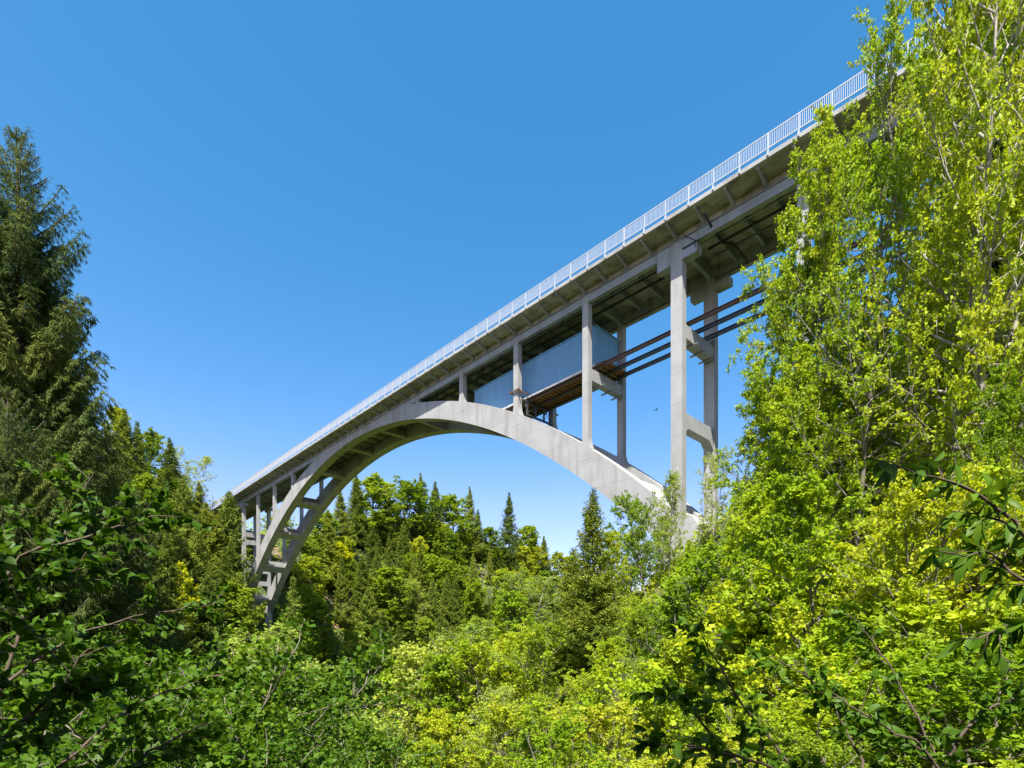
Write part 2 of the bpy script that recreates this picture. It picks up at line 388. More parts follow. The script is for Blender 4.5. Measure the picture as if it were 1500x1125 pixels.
proto('mid3', 'maple_tree', 12, gen_broad(19, 12, 4.4, .10, 36, 9, 6, 8, .16, .46, .12, clump=.38, top=.6, stems=2), 'bark_grey', 'bright', 'leaves')
proto('near1', 'maple_tree', 22, gen_broad(21, 22, 6.0, .14, 50, 11, 8, 12, .135, .46, .20, clump=.36, top=.55, upang=.55), 'bark_pale', 'bright', 'leaves')
proto('near2', 'maple_tree', 20, gen_broad(22, 20, 5.2, .12, 50, 11, 8, 12, .13, .46, .15, clump=.36, top=.6, upang=.6), 'bark_grey', 'bright', 'leaves')
proto('near3', 'maple_tree', 21, gen_broad(23, 21, 5.8, .18, 36, 9, 6, 8, .14, .46, .17, clump=.40, top=.5, upang=.75, wob=.12), 'bark_grey', 'bright', 'leaves')
proto('shrub1', 'hazel_shrub', 4.0, gen_broad(31, 4.0, 1.9, .08, 22, 8, 5, 8, .10, .48, .035, clump=.24, top=.6, stems=4, minr=.007), 'bark_grey', 'bright', 'leaves')
proto('shrub2', 'hazel_shrub', 4.0, gen_broad(32, 4.0, 2.3, .05, 24, 8, 5, 8, .11, .48, .035, clump=.24, top=.6, stems=5, minr=.007), 'bark_grey', 'broad', 'leaves')
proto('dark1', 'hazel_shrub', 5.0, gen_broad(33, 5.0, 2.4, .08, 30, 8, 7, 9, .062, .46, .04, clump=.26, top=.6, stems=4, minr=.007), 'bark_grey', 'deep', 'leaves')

print('protos', sum(len(p['crown'].polygons) for p in PROTO.values()))

def plant(pname, x, y, top=None, label=None, group=None, cat=None, h=None, wide=1.0, z=None, rot=None, kind=None):
    """one tree or shrub: a trunk/branches mesh and a crown mesh under one empty on the ground"""
    P = PROTO[pname]; g = float(gz(x, y)) if z is None else z
    hh = h if h is not None else top-g
    s = max(0.15, hh/P['top'])
    r = empty(kind or P['kind'], (x, y, g)); r.rotation_euler = (0, 0, rng0.uniform(0, 2*pi) if rot is None else rot)
    ws = s*wide*min(1.0, 31.0/max(hh, 1)) if P['H'] < 30 else s*wide; r.scale = (ws, ws, s)
    t = link(bpy.data.objects.new('trunk', P['trunk']), r); c = link(bpy.data.objects.new('crown', P['crown']), r)
    tag(r, label, cat or {'spruce_tree': 'spruce', 'young_spruce': 'spruce', 'willow_tree': 'willow', 'maple_tree': 'maple', 'hazel_shrub': 'shrub', 'beech_tree': 'beech'}.get(r.name.split('.')[0], 'tree'), group)
    return r
rng0 = np.random.default_rng(77)

def tree_at(pname, px, topy, d, label, group=None, wide=1.0, **kw):
    if d > 55:        # stand where the bank is high enough for a tree of natural height
        H = PROTO[pname]['H']*0.95; best = None; front = 'the bridge' in label or 'in front of' in label or 'left bridge end' in label
        for dd in np.arange(d*0.72, d*1.75, 1.5):
            x, y = spot(px, dd); hh = (HORIZ-topy)*dd/FPX-float(gz(x, y))
            e = abs(math.log(max(hh, 1)/H))+0.25*abs(math.log(dd/d))+(5 if (-6 < y < 14 and x > -96) or (front and y > -5) else 0)
            if best is None or e < best[0]: best = (e, dd, hh)
        d = best[1]; DBG.append((pname, px, topy, round(float(d)), round(best[2], 1)))
    x, y = spot(px, d); top = (HORIZ-topy)*d/FPX
    return plant(pname, x, y, top, label, group, wide=wide, **kw)

# ------------------------------------------------------------------ the ground
def ground():
    g = np.linspace(-1, 1, 420); s = np.sign(g)*np.abs(g)**2.2
    X = 30+s*1800; Y = 20+s*1800
    xx, yy = np.meshgrid(X, Y, indexing='ij'); zz = gz(xx, yy); n = len(g)
    V = np.stack([xx, yy, zz], -1).reshape(-1, 3); i, j = np.meshgrid(np.arange(n-1), np.arange(n-1), indexing='ij')
    a = (i*n+j).ravel(); F = np.stack([a, a+n, a+n+1, a+1], -1)
    m, nt, b = newmat('forest_floor')
    n1 = noise(nt, 0.10, 6); n2 = noise(nt, 0.9, 8)
    earth = ramp(nt, n2, [(0.3, (0.09, 0.06, 0.038)), (0.7, (0.25, 0.18, 0.12))]); green = ramp(nt, n2, [(0.3, (0.025, 0.045, 0.010)), (0.7, (0.065, 0.095, 0.02))])
    f = ramp(nt, n1, [(0.56, (0, 0, 0)), (0.64, (1, 1, 1))])
    nt.links.new(mixc(nt, f, green, earth), b.inputs['Base Color']); b.inputs['Roughness'].default_value = 1
    bump(nt, b, n2, 0.8, 0.6)
    o = link(bpy.data.objects.new('terrain', mesh_np('terrain', V, F, m, True))); tag(o, kind='structure')
ground()

# ------------------------------------------------------------------ the bridge
P0 = 130/12
def gb(X): return 37.99-0.01152*X-0.0000578*X*X      # underside of the girders (slight crest)
COLX = {6: 65.0, 5: 54.17, 4: 43.33, 3: 32.5, 2: 21.67, -3: -27.18, -4: -38.35, -5: -49.51, -6: -60.67}
tops = np.array([-2.67285852e-07, 2.84163357e-06, -5.59244731e-03, 8.14467497e-03, 3.97934549e+01])
bots = np.array([-1.17095399e-07, -1.72764708e-06, -6.61721954e-03, 2.17030795e-02, 3.76387819e+01])
atop = lambda X: float(np.polyval(tops, X)); abot = lambda X: float(np.polyval(bots, X))
BR = empty('arch_bridge', (2, 3.5, float(gz(2, 3.5)))); BR.location = (0, 0, 0)
tag(BR, 'long pale concrete arch bridge with white railing spanning the wooded gorge', 'bridge')
X0, X1 = -92.0, 113.0
XS = np.linspace(X0, X1, 83)

def sweep(poly, x0=X0, x1=X1, n=60, f=gb):
    """polygon [(y, dz)] swept along the bridge"""
    mb = MB(); mb.loft([[(x, y, f(x)+dz) for y, dz in poly] for x in np.linspace(x0, x1, n)]); return mb
def rect(y0, y1, a, b): return [(y0, a), (y1, a), (y1, b), (y0, b)]
E1, E2 = -1.9, 8.8
# deck slab with edge upstand; underside steps
slab = sweep([(E1, 1.68), (E1+.12, 1.64), (-1.0, 1.66), (-0.96, 1.54), (7.86, 1.54), (7.9, 1.66), (E2-.12, 1.64), (E2, 1.68), (E2, 2.02), (E2-.35, 2.02), (E2-.35, 1.90), (E1+.35, 1.90), (E1+.35, 2.02), (E1, 2.02)])
slab.build('deck_slab', M['soffit'], BR)
for a, b in ((E1-.03, E1), (E2, E2+.03)): sweep(rect(a, b, 1.70, 2.05)).build('deck_edge', M['concrete'], BR)
sweep(rect(E1+.36, E2-.36, 1.902, 1.94)).build('road_surface', M['asphalt'], BR)
for y0, y1, yo in ((0.02, 0.50, -.10), (6.41, 6.89, 6.86)):
    sweep(rect(y0, y1, 0.0, 0.82)).build('girder', M['concrete_shade'], BR)
    mb = sweep(rect(y0+.10, y1-.10, 0.82, 1.60)); mb.build('girder_web', M['soffit'], BR)
    sweep(rect(yo, yo+.13, 0.80, 0.90)).build('conduit', M['galv'], BR)
# cantilever brackets and cross beams, four to a panel
bx = []
keys = sorted(COLX.items(), key=lambda kv: kv[1]); cx = [v for k, v in keys]
full = [cx[0]-P0*2, cx[0]-P0] + cx[:4]
gap = (cx[4]-cx[3])/4.5
full += [cx[3]+gap*i for i in (1, 2, 3)] + [cx[4]-P0*.25]  + cx[4:] + [cx[-1]+P0*i for i in (1, 2, 3, 4)]
full = sorted(full)
for a, b in zip(full[:-1], full[1:]):
    k = max(1, round((b-a)/(P0/4)))
    bx += [a+(b-a)*i/k for i in range(k)]
bx.append(full[-1])
M1 = MB()
def bracket(x, near):
    mb = MB(); g = gb(x); t = .11
    ys = (0.10, -1.72) if near else (6.80, 8.62)
    zi, zo = g+.84, g+1.0
    mb.hexa([(x-t, ys[0], g+.93), (x+t, ys[0], g+.93), (x+t, ys[1], g+1.50), (x-t, ys[1], g+1.50),
             (x-t, ys[0], g+1.67), (x+t, ys[0], g+1.67), (x+t, ys[1], g+1.67), (x-t, ys[1], g+1.67)])
    return mb
nb = 0
for x in bx:
    if nb < 96 and x > -80 and x < 100:
        bracket(x, True).build('bracket', M['concrete_shade'], BR); nb += 1
for x in bx:
    if -66 < x < 90: 
        bracket(x, False).build('far_bracket', M['soffit'], BR)
        mb = MB(); g = gb(x); big = min(abs(x-c) for c in list(COLX.values())+[75.8, 86.7]) < .4
        d = 0.45 if big else 0.85
        t = .20 if big else .13
        yy = [0.5, 1.1, 5.8, 6.41]; zz = [-.05, d-.02, d-.02, -.05] if big else [d]*4
        mb.loft([[(x-t, y, g+z), (x+t, y, g+z), (x+t, y, g+1.58), (x-t, y, g+1.58)] for y, z in zip(yy, zz)])
        mb.build('cross_beam', M['concrete_shade'], BR)
for y, dz, r, mt, a, b in ((1.5, .30, .09, 'black', 12, 64), (2.7, .22, .13, 'black', 20, 62), (1.25, .36, .07, 'galv', -55, 100), (2.2, .25, .12, 'black', 67, 100), (6.33, .14, .06, 'redpipe', -50, 112), (3.5, .30, .09, 'steel', 67, 100), (4.6, .2, .1, 'black', -50, 10), (1.5, .3, .09, 'black', -55, 8)):
    mb = MB(); mb.tube([(x, y, gb(x)+dz) for x in np.linspace(a, b, 24)], r); mb.build('pipe', M[mt], BR, True)
for x in np.arange(14, 64, 3.55):
    mb = MB()
    for dx in (-.16, .16): mb.box(x+dx-.035, x+dx+.035, 1.42, 1.58, gb(x)+.1, gb(x)+.9)
    mb.box(x-.25, x+.25, 1.40, 1.60, gb(x)+.85, gb(x)+1.56); mb.build('pipe_hanger', M['black'], BR)
mb = MB(); x = 68.4
mb.tube([(x, -1.2, gb(x)+.85), (x, .55, gb(x)+.2), (x, 2.2, gb(x)+.1), (x+.6, 2.9, gb(x)+.1), (x+.6, 5.6, gb(x)+.0), (x+.6, 6.0, gb(x)-.3)], .10); mb.build('drain_pipe', M['black'], BR, True)
mb = MB(); mb.tube([(65.9, -.12, gb(66)+.9), (66.9, -.14, gb(67)-.05), (66.9, -.12, gb(67)-.6)], .035); mb.build('cable', M['black'], BR, True)

# arch ribs
for y0, y1 in ((0.0, 1.6), (6.28, 7.88)):
    mb = MB(); rings = []
    for x in np.linspace(-66.5, 68, 100):
        t = min(atop(x), gb(x)+1.50 if -24 < x < 14 else 99); t = max(t, abot(x)+1)
        yy0 = y0-0.0
        rings.append([(x, yy0, abot(x)), (x, y1, abot(x)), (x, y1, t), (x, yy0, t)])
    mb.loft(rings); mb.build('arch_rib', M['concrete'], BR)
def inter(x, depth, half, name='arch_cross_beam'):
    z = abot(x); sl = (abot(x+.1)-abot(x-.1))/.2
    mb = MB(); e = .03
    mb.loft([[(x-half, y, z-sl*half+e), (x+half, y, z+sl*half+e), (x+half, y, z+sl*half*.6+depth), (x-half, y, z-sl*half*.6+depth)] for y in (1.6, 6.28)])
    # raised web above the lower flange
    mb.box(x-.75 if x < -20 else x-.22, x-.25 if x < -20 else x+.22, 1.6, 6.28, z+depth-.1, z+depth+(1.35 if x < -20 else .75))
    mb.build(name, M['concrete'], BR)
for x in (-58.6, -49.0, -38.6, -27.8): inter(x, .75, .85)
for x in (-15.5, -3.4, 8.5, 20.0, 32.5, 43.3): inter(x, .38, .45, 'arch_cross_beam')
mb = MB()   # slab between the ribs near the right springing
mb.loft([[(x, 1.6, atop(x)-1.1), (x, 6.28, atop(x)-1.1), (x, 6.28, atop(x)-.45), (x, 1.6, atop(x)-.45)] for x in np.linspace(58.5, 67.5, 12)]); mb.build('spandrel_slab', M['concrete'], BR)
mb = MB(); mb.loft([[(x, 1.6, atop(x)-.25), (x, 2.2, atop(x)-.25), (x, 2.2, atop(x)-.05), (x, 1.6, atop(x)-.05)] for x in np.linspace(55, 66, 10)])

def column(x, y0, zb, zt, wx=.803, dy=.66, flare=0, side=1, mat='concrete'):
    mb = MB(); h = wx/2
    def ring(a, b, c, z): return [(x-a, y0, z), (x+b, y0, z), (x+b, y0+dy+c, z), (x-a, y0+dy+c, z)]
    R = []
    if flare:
        for k in range(6):
            u = k/5; e = flare*(1-u)**2.2; R.append(ring(h+e, h+e*.55, e*.3, zb-1.0+(1.0+1.35*u)))
        R.insert(0, ring(h+flare*1.0, h+flare*.6, flare*.3, zb-1.2))
    else: R = [ring(h, h, 0, zb)]
    n = 5
    for k in range(1, n+1): R.append(ring(h, h, 0, (R[-1][0][2]) + (zt-R[-1][0][2])*k/n if k < n else zt))
    mb.loft(R); mb.build('column', M[mat], BR)
for k, x in COLX.items():
    if abs(k) == 6: continue
    for y0 in (0.0, 6.25):
        base = atop(x)-.25
        if k > 0: base = atop(x+.4)-.1
        column(x, y0-.012 if y0 == 0 else y0, base, gb(x)+.84, flare=.42 if k > 0 and k != 2 else .1)
    mb = MB();
# tower columns (at both springings) with their corbelled heads
for x, zb in ((65.0, 6.0), (-60.67, 4.0), (75.9, 10), (87.0, 14), (98.0, 20), (-71.5, 12), (-82.5, 24)):
    tower = abs(x) < 66
    for y0 in (-.02, 6.25):
        column(x, y0, zb, gb(x)+.84, 1.166 if tower else .85, .74 if tower else .66)
        if tower:
            s_ = 1
            g = gb(x); mb = MB(); a, b = x-2.05, x-.583; y1 = y0+.75
            mb.box(a, b, y0+.0, y1+.12, 35.95 if x > 0 else g-.95, g+.86); mb.build('column_head', M['concrete_shade'], BR)
            mb = MB(); a, b = x+.583, x+2.05
            mb.box(a, b, y0+.0, y1+.12, 35.95 if x > 0 else g-.95, g-.28); mb.build('column_head', M['concrete_shade'], BR)
def crossbeam(x, z0, z1, hy=0, half=.48):
    mb = MB(); ys = [.66, 1.4, 5.4, 6.25]; lo = [z0-hy*.5, z0, z0, z0-hy]
    mb.loft([[(x-half, y, l), (x+half, y, l), (x+half, y, z1), (x-half, y, z1)] for y, l in zip(ys, lo)]); mb.build('tie_beam', M['concrete'], BR)
crossbeam(65.0, 29.1, 30.35); crossbeam(65.0, 20.75, 22.1, .8)
crossbeam(54.1, 29.1, 30.35, half=.38); crossbeam(75.9, 29.1, 30.35, half=.4); crossbeam(87, 29.1, 30.35, half=.4)
for z in (29.8, 27.8, 20.5, 17.2): crossbeam(-60.67, z, z+1.2, .5 if z == 27.8 else 0)
for z in (29.8, 24): crossbeam(-71.5, z, z+1.2)
# foundations under the springings, abutments at the deck ends
mb = MB(); mb.loft([[(61.2, -.5, 3), (72, -.5, 3), (72, 8.4, 3), (61.2, 8.4, 3)], [(61.9, -.5, 6), (71, -.5, 6), (71, 8.4, 6), (61.9, 8.4, 6)], [(65.2, -.25, 12.2), (66.6, -.25, 12.2), (66.6, 8.2, 12.2), (65.2, 8.2, 12.2)]]); mb.build('springing_block', M['concrete'], BR)
mb = MB(); mb.loft([[(-70, -.5, -3), (-58.8, -.5, -3), (-58.8, 8.4, -3), (-70, 8.4, -3)], [(-69, -.5, 5), (-60.2, -.5, 5), (-60.2, 8.4, 5), (-69, 8.4, 5)], [(-66.8, -.3, 10.2), (-62.6, -.3, 9.6), (-62.6, 8.2, 9.6), (-66.8, 8.2, 10.2)]]); mb.build('springing_block', M['concrete'], BR)
mb = MB(); mb.box(-60.1, -59.0, 5.2, 7.0, 2, 10.0); mb.build('buttress', M['concrete'], BR)
mb = MB(); mb.box(105, 114, -1.5, 8.4, 26, gb(110)+1.5); mb.build('abutment', M['concrete'], BR)
mb = MB(); mb.box(-96, -86, -1.5, 8.4, 24, gb(-90)+1.5); mb.build('abutment', M['concrete'], BR)

# railings: one part each side, every post a sub-part
def rail(y, out, x0, x1, ps, po):
    z0 = lambda X: gb(X)+2.02
    mb = MB()
    zt = lambda X: gb(X)+2.92
    for a, b in ((3.51, 3.59), (2.36, 2.43)):
        mb.loft([[(x, y-.03, gb(x)+a), (x, y+.03, gb(x)+a), (x, y+.03, gb(x)+b), (x, y-.03, gb(x)+b)] for x in np.linspace(x0, x1, 60)])
    for x in np.arange(x0, x1, .135):
        mb.box(x-.017, x+.017, y-.02, y+.02, gb(x)+2.40, gb(x)+3.53)
    r = mb.build('railing', M['white'], BR)
    pm = MB(); pm.box(-.04, .04, -.035, .035, -.02, 1.52); pm.box(-.045, .045, -.16*out if out > 0 else 0.0, 0.0 if out > 0 else .16, -.25, -.10)
    pm.box(-.05, .05, (-.14 if out > 0 else .04), (-.04 if out > 0 else .14), -.28, .10)
    me = pm.data('railing_post', M['white'])
    k = int((x0-po)/ps)
    xs = [po+i*ps for i in range(k, 200) if x0 <= po+i*ps <= x1]
    for x in xs:
        o = bpy.data.objects.new('railing_post', me); o.location = (x, y, gb(x)+2.03); link(o, r)
rail(E1-.03, 1, -86, 106, 2.2485, 42.567)
rail(E2+.03, -1, -86, 106, 2.2485, 42.567)

# --- things resting on the bridge: steel beams, platform, blue enclosure, scaffold
for i, (y, mt, lb) in enumerate(((1.95, 'rust', 'rust-brown steel beam nearest the front column, running under the deck'),
                  (3.75, 'steel', 'grey steel beam between the rusty beam and the rear beam under the deck'),
                  (5.5, 'steel', 'rearmost grey steel beam beside the far columns under the deck'))):
    mb = MB(); a, b = 38.5, 103
    for z0, z1, h in ((30.80, 30.83, .14), (31.14, 31.17, .14), (30.83, 31.14, .02)): mb.box(a, b, y-h, y+h, z0, z1)
    o = mb.build('steel_beam', M[mt]); tag(o, lb, 'beam', 'long steel beams under the deck')
    for x in (43.2, 54.1, 65.0, 75.9, 87.0):
        mb = MB(); mb.box(x-.09, x+.09, y-.09, y+.09, 30.36, 30.80); mb.build('beam_seat', M['galv'], o)
    for x in (54.1, 65.0):
        mb = MB(); mb.tube([(x-.9, y+.35, 29.0), (x+.9, y+.35, 29.0)], .10); mb.build('hanger_bar', M['galv'], o)
pl = empty('work_platform', (34, 2, 31.0)); pl.location = (0, 0, 0); tag(pl, 'orange timber platform with planks on the steel beams under the blue enclosure', 'platform')
mb = MB(); mb.box(33.4, 55.6, 1.75, 6.0, 31.20, 31.24); mb.build('deck_boards', M['wood'], pl)
mb = MB()
for x in np.arange(34, 55.5, .62): mb.box(x-.05, x+.05, 1.8, 5.95, 31.17, 31.199); mb.box(x-.04, x+.04, 1.85, 5.9, 30.98, 31.17)
mb.build('joists', M['wood'], pl)
mb = MB()
for y in (1.72, 6.02): mb.box(33.3, 55.3, y-.04, y+.04, 30.98, 31.24)
mb.build('edge_beam', M['rust'], pl)
en = empty('site_enclosure', (44, 3.8, 31.25)); en.location = (0, 0, 0)
tag(en, 'long blue corrugated metal enclosure under the deck behind the columns', 'enclosure')
def corr(p0, p1, z0, z1, name, step=.25, dep=.028):
    p0 = np.array(p0); p1 = np.array(p1); L = np.linalg.norm(p1-p0); d = (p1-p0)/L; nn = np.array([d[1], -d[0]])
    prof = []; s = 0
    while s < L-1e-6:
        for ds, o in ((0, 0), (.10, 0), (.125, dep), (.225, dep)):
            if s+ds < L: prof.append((s+ds, o))
        s += step
    prof.append((L, 0)); V = []; F = []
    for s, o in prof:
        q = p0+d*s+nn*o; V += [(q[0], q[1], z0(q[0])), (q[0], q[1], z1(q[0]))]
    m = len(prof)
    for i in range(m-1): F.append((2*i, 2*i+2, 2*i+3, 2*i+1))
    V2 = [(a-nn[0]*.02, b-nn[1]*.02, c) for a, b, c in V]; k = len(V)
    F2 = [tuple(k+i for i in f[::-1]) for f in F]
    me = bpy.data.meshes.new(name); me.from_pydata(V+V2, [], F+F2); me.materials.append(M['blue'])
    link(bpy.data.objects.new(name, me), en)
zb_ = lambda x: 31.26; zt_ = lambda x: 35.50
corr((33.3, 1.7), (54.15, 1.7), zb_, zt_, 'front_wall'); corr((54.15, 1.7), (54.15, 6.0), zb_, zt_, 'end_wall')
corr((54.15, 6.0), (33.3, 6.0), zb_, zt_, 'rear_wall'); corr((33.3, 6.0), (33.3, 1.7), zb_, zt_, 'end_wall')
mb = MB(); mb.box(33.2, 54.25, 1.6, 1.68, 31.1, 31.36); mb.box(54.19, 54.27, 1.6, 6.1, 31.1, 31.34); mb.build('base_trim', M['white'], en)
mb = MB(); mb.box(33.2, 54.25, 1.58, 1.74, 35.50, 35.60); mb.box(54.10, 54.28, 1.58, 6.12, 35.50, 35.60); mb.build('top_trim', M['blue'], en)
sc = empty('scaffold_frame', (42, 2, 29)); sc.location = (0, 0, 0); tag(sc, 'small dark steel trestle with crossed wires under the platform beside the arch', 'scaffold')
xx = 43.6; zt = 30.75; zl = 29.3
for y in (1.7, 3.2, 4.7, 5.9):
    mb = MB(); mb.box(xx-.09, xx+.09, y-.09, y+.09, zl-.1, zt-.12); mb.build('post', M['steel'], sc)
mb = MB(); mb.box(xx-.12, xx+.12, .9, 7.3, zt-.12, zt+.04); mb.box(xx-.12, xx+.12, 1.6, 6.3, zl-.25, zl-.08); mb.build('rail', M['steel'], sc)
mb = MB()
for a, b in ((1.7, 3.2), (3.2, 4.7), (4.7, 5.9)): mb.tube([(xx, a, zl), (xx, b, zt-.1)], .02, 5); mb.tube([(xx, b, zl), (xx, a, zt-.1)], .02, 5)
mb.build('bracing', M['steel'], sc)
for x, y, lb in ((43.3, -.30, 'rusty channel clamped across the third column from the right'),):
    mb = MB(); mb.box(x-.9, x+.9, -.22, -.10, 31.45, 31.65); mb.box(x+.5, x+.62, -.3, 1.7, 31.40, 31.62); mb.box(x-.62, x-.5, -.5, 1.7, 31.40, 31.62)
    o = mb.build('steel_clamp', M['rust']); tag(o, lb, 'clamp')
# a bird over the gorge
bx_, by_ = spot(961, 70); bz_ = (HORIZ-600.5)*70/FPX
mb = MB(); mb.tube([(-.16, 0, 0), (-.05, 0, .01), (.1, 0, .01), (.2, 0, .0)], .045, 8)
for s in (-1, 1):
    mb.hexa([(-.08, s*.03, 0), (.07, s*.03, 0), (.05, s*.28, .09), (-.05, s*.28, .09), (-.08, s*.03, .015), (.07, s*.03, .015), (.05, s*.28, .10), (-.05, s*.28, .10)])
    mb.hexa([(-.05, s*.28, .09), (.05, s*.28, .09), (-.08, s*.52, .05), (-.1, s*.52, .05), (-.05, s*.28, .10), (.05, s*.28, .10), (-.08, s*.52, .06), (-.1, s*.52, .06)])
o = mb.build('bird', M['feather']); o.location = (bx_, by_, bz_); o.rotation_euler = (0, 0, YAW+.4); tag(o, 'tiny dark bird gliding in the sky left of the tall front tower column', 'bird')

# ------------------------------------------------------------------ trees and shrubs
R0 = random.Random(5)
# the big spruces on the left
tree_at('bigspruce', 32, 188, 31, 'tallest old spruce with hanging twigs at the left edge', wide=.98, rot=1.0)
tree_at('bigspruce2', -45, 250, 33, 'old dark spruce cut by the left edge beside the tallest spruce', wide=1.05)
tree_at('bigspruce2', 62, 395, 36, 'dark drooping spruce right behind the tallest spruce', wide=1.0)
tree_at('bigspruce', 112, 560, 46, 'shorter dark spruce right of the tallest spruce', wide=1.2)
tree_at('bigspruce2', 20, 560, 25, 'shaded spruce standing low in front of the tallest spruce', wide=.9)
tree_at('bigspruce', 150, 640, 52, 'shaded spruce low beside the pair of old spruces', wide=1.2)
# left bank skyline, from the old spruces to the bridge end
for k, (p, px, ty, d, wd, lb) in enumerate([
    ('broad2', 168, 592, 120, .8, 'pale yellow-green broadleaf tree just right of the old spruces on the skyline'),
    ('spruce1', 181, 596, 112, 1.2, 'rounded spruce on the skyline beside the pale tree'),
    ('spruce2', 201, 617, 115, 1.3, 'pointed spruce left of the round bright crown on the skyline'),
    ('broad1', 218, 622, 128, .9, 'round bright broadleaf crown between two pointed spruces on the skyline'),
    ('spruce2', 251, 641, 112, 1.5, 'slim dark pointed spruce standing clear on the left skyline'),
    ('airy2', 281, 655, 118, 1.2, 'pale feathery broadleaf tree on the skyline right of the slim spruce'),
    ('young', 291, 706, 108, 1.5, 'small dark spruce under the pale feathery tree'),
    ('spruce1', 303, 735, 112, 1.5, 'spruce just left of the bridge end, in front of the railing'),
    ('spruce3', 335, 716, 106, 1.1, 'light green spruce covering the left end of the bridge'),
    ('spruce1', 318, 752, 98, 1.2, 'low spruce in front of the left bridge end'),
    ('spruce3', 268, 700, 100, 1.1, 'yellowish spruce below the slim skyline spruce'),
    ('spruce1', 232, 690, 98, 1.2, 'mid green spruce on the left slope between taller skyline trees'),
    ('broad2', 205, 690, 92, .9, 'bright broadleaf tree half hidden on the left slope'),
    ('spruce3', 288, 770, 88, 1.2, 'pale yellow-green spruce halfway down the left slope'),
    ('spruce1', 330, 800, 92, 1.3, 'spruce in front of the left tower column foot'),
    ('spruce3', 350, 835, 97, 1.0, 'lower light spruce hiding the left arch foot'),
    ('spruce1', 245, 780, 80, 1.2, 'darker spruce low on the left slope'),
    ('golden', 262, 820, 75, .9, 'yellow-green small tree low on the left slope'),
    ('spruce3', 305, 840, 78, 1.2, 'broad light spruce near the gorge bottom on the left'),
    ('spruce1', 190, 745, 75, 1.3, 'spruce behind the shaded branches on the left'),
    ('broad1', 215, 835, 66, .9, 'leafy tree glimpsed behind the shaded branches'),
    ('spruce1', 160, 800, 60, 1.3, 'dim spruce deep behind the shaded branches')]):
    tree_at(p, px, ty, d, lb, 'trees on the left bank', wide=wd)
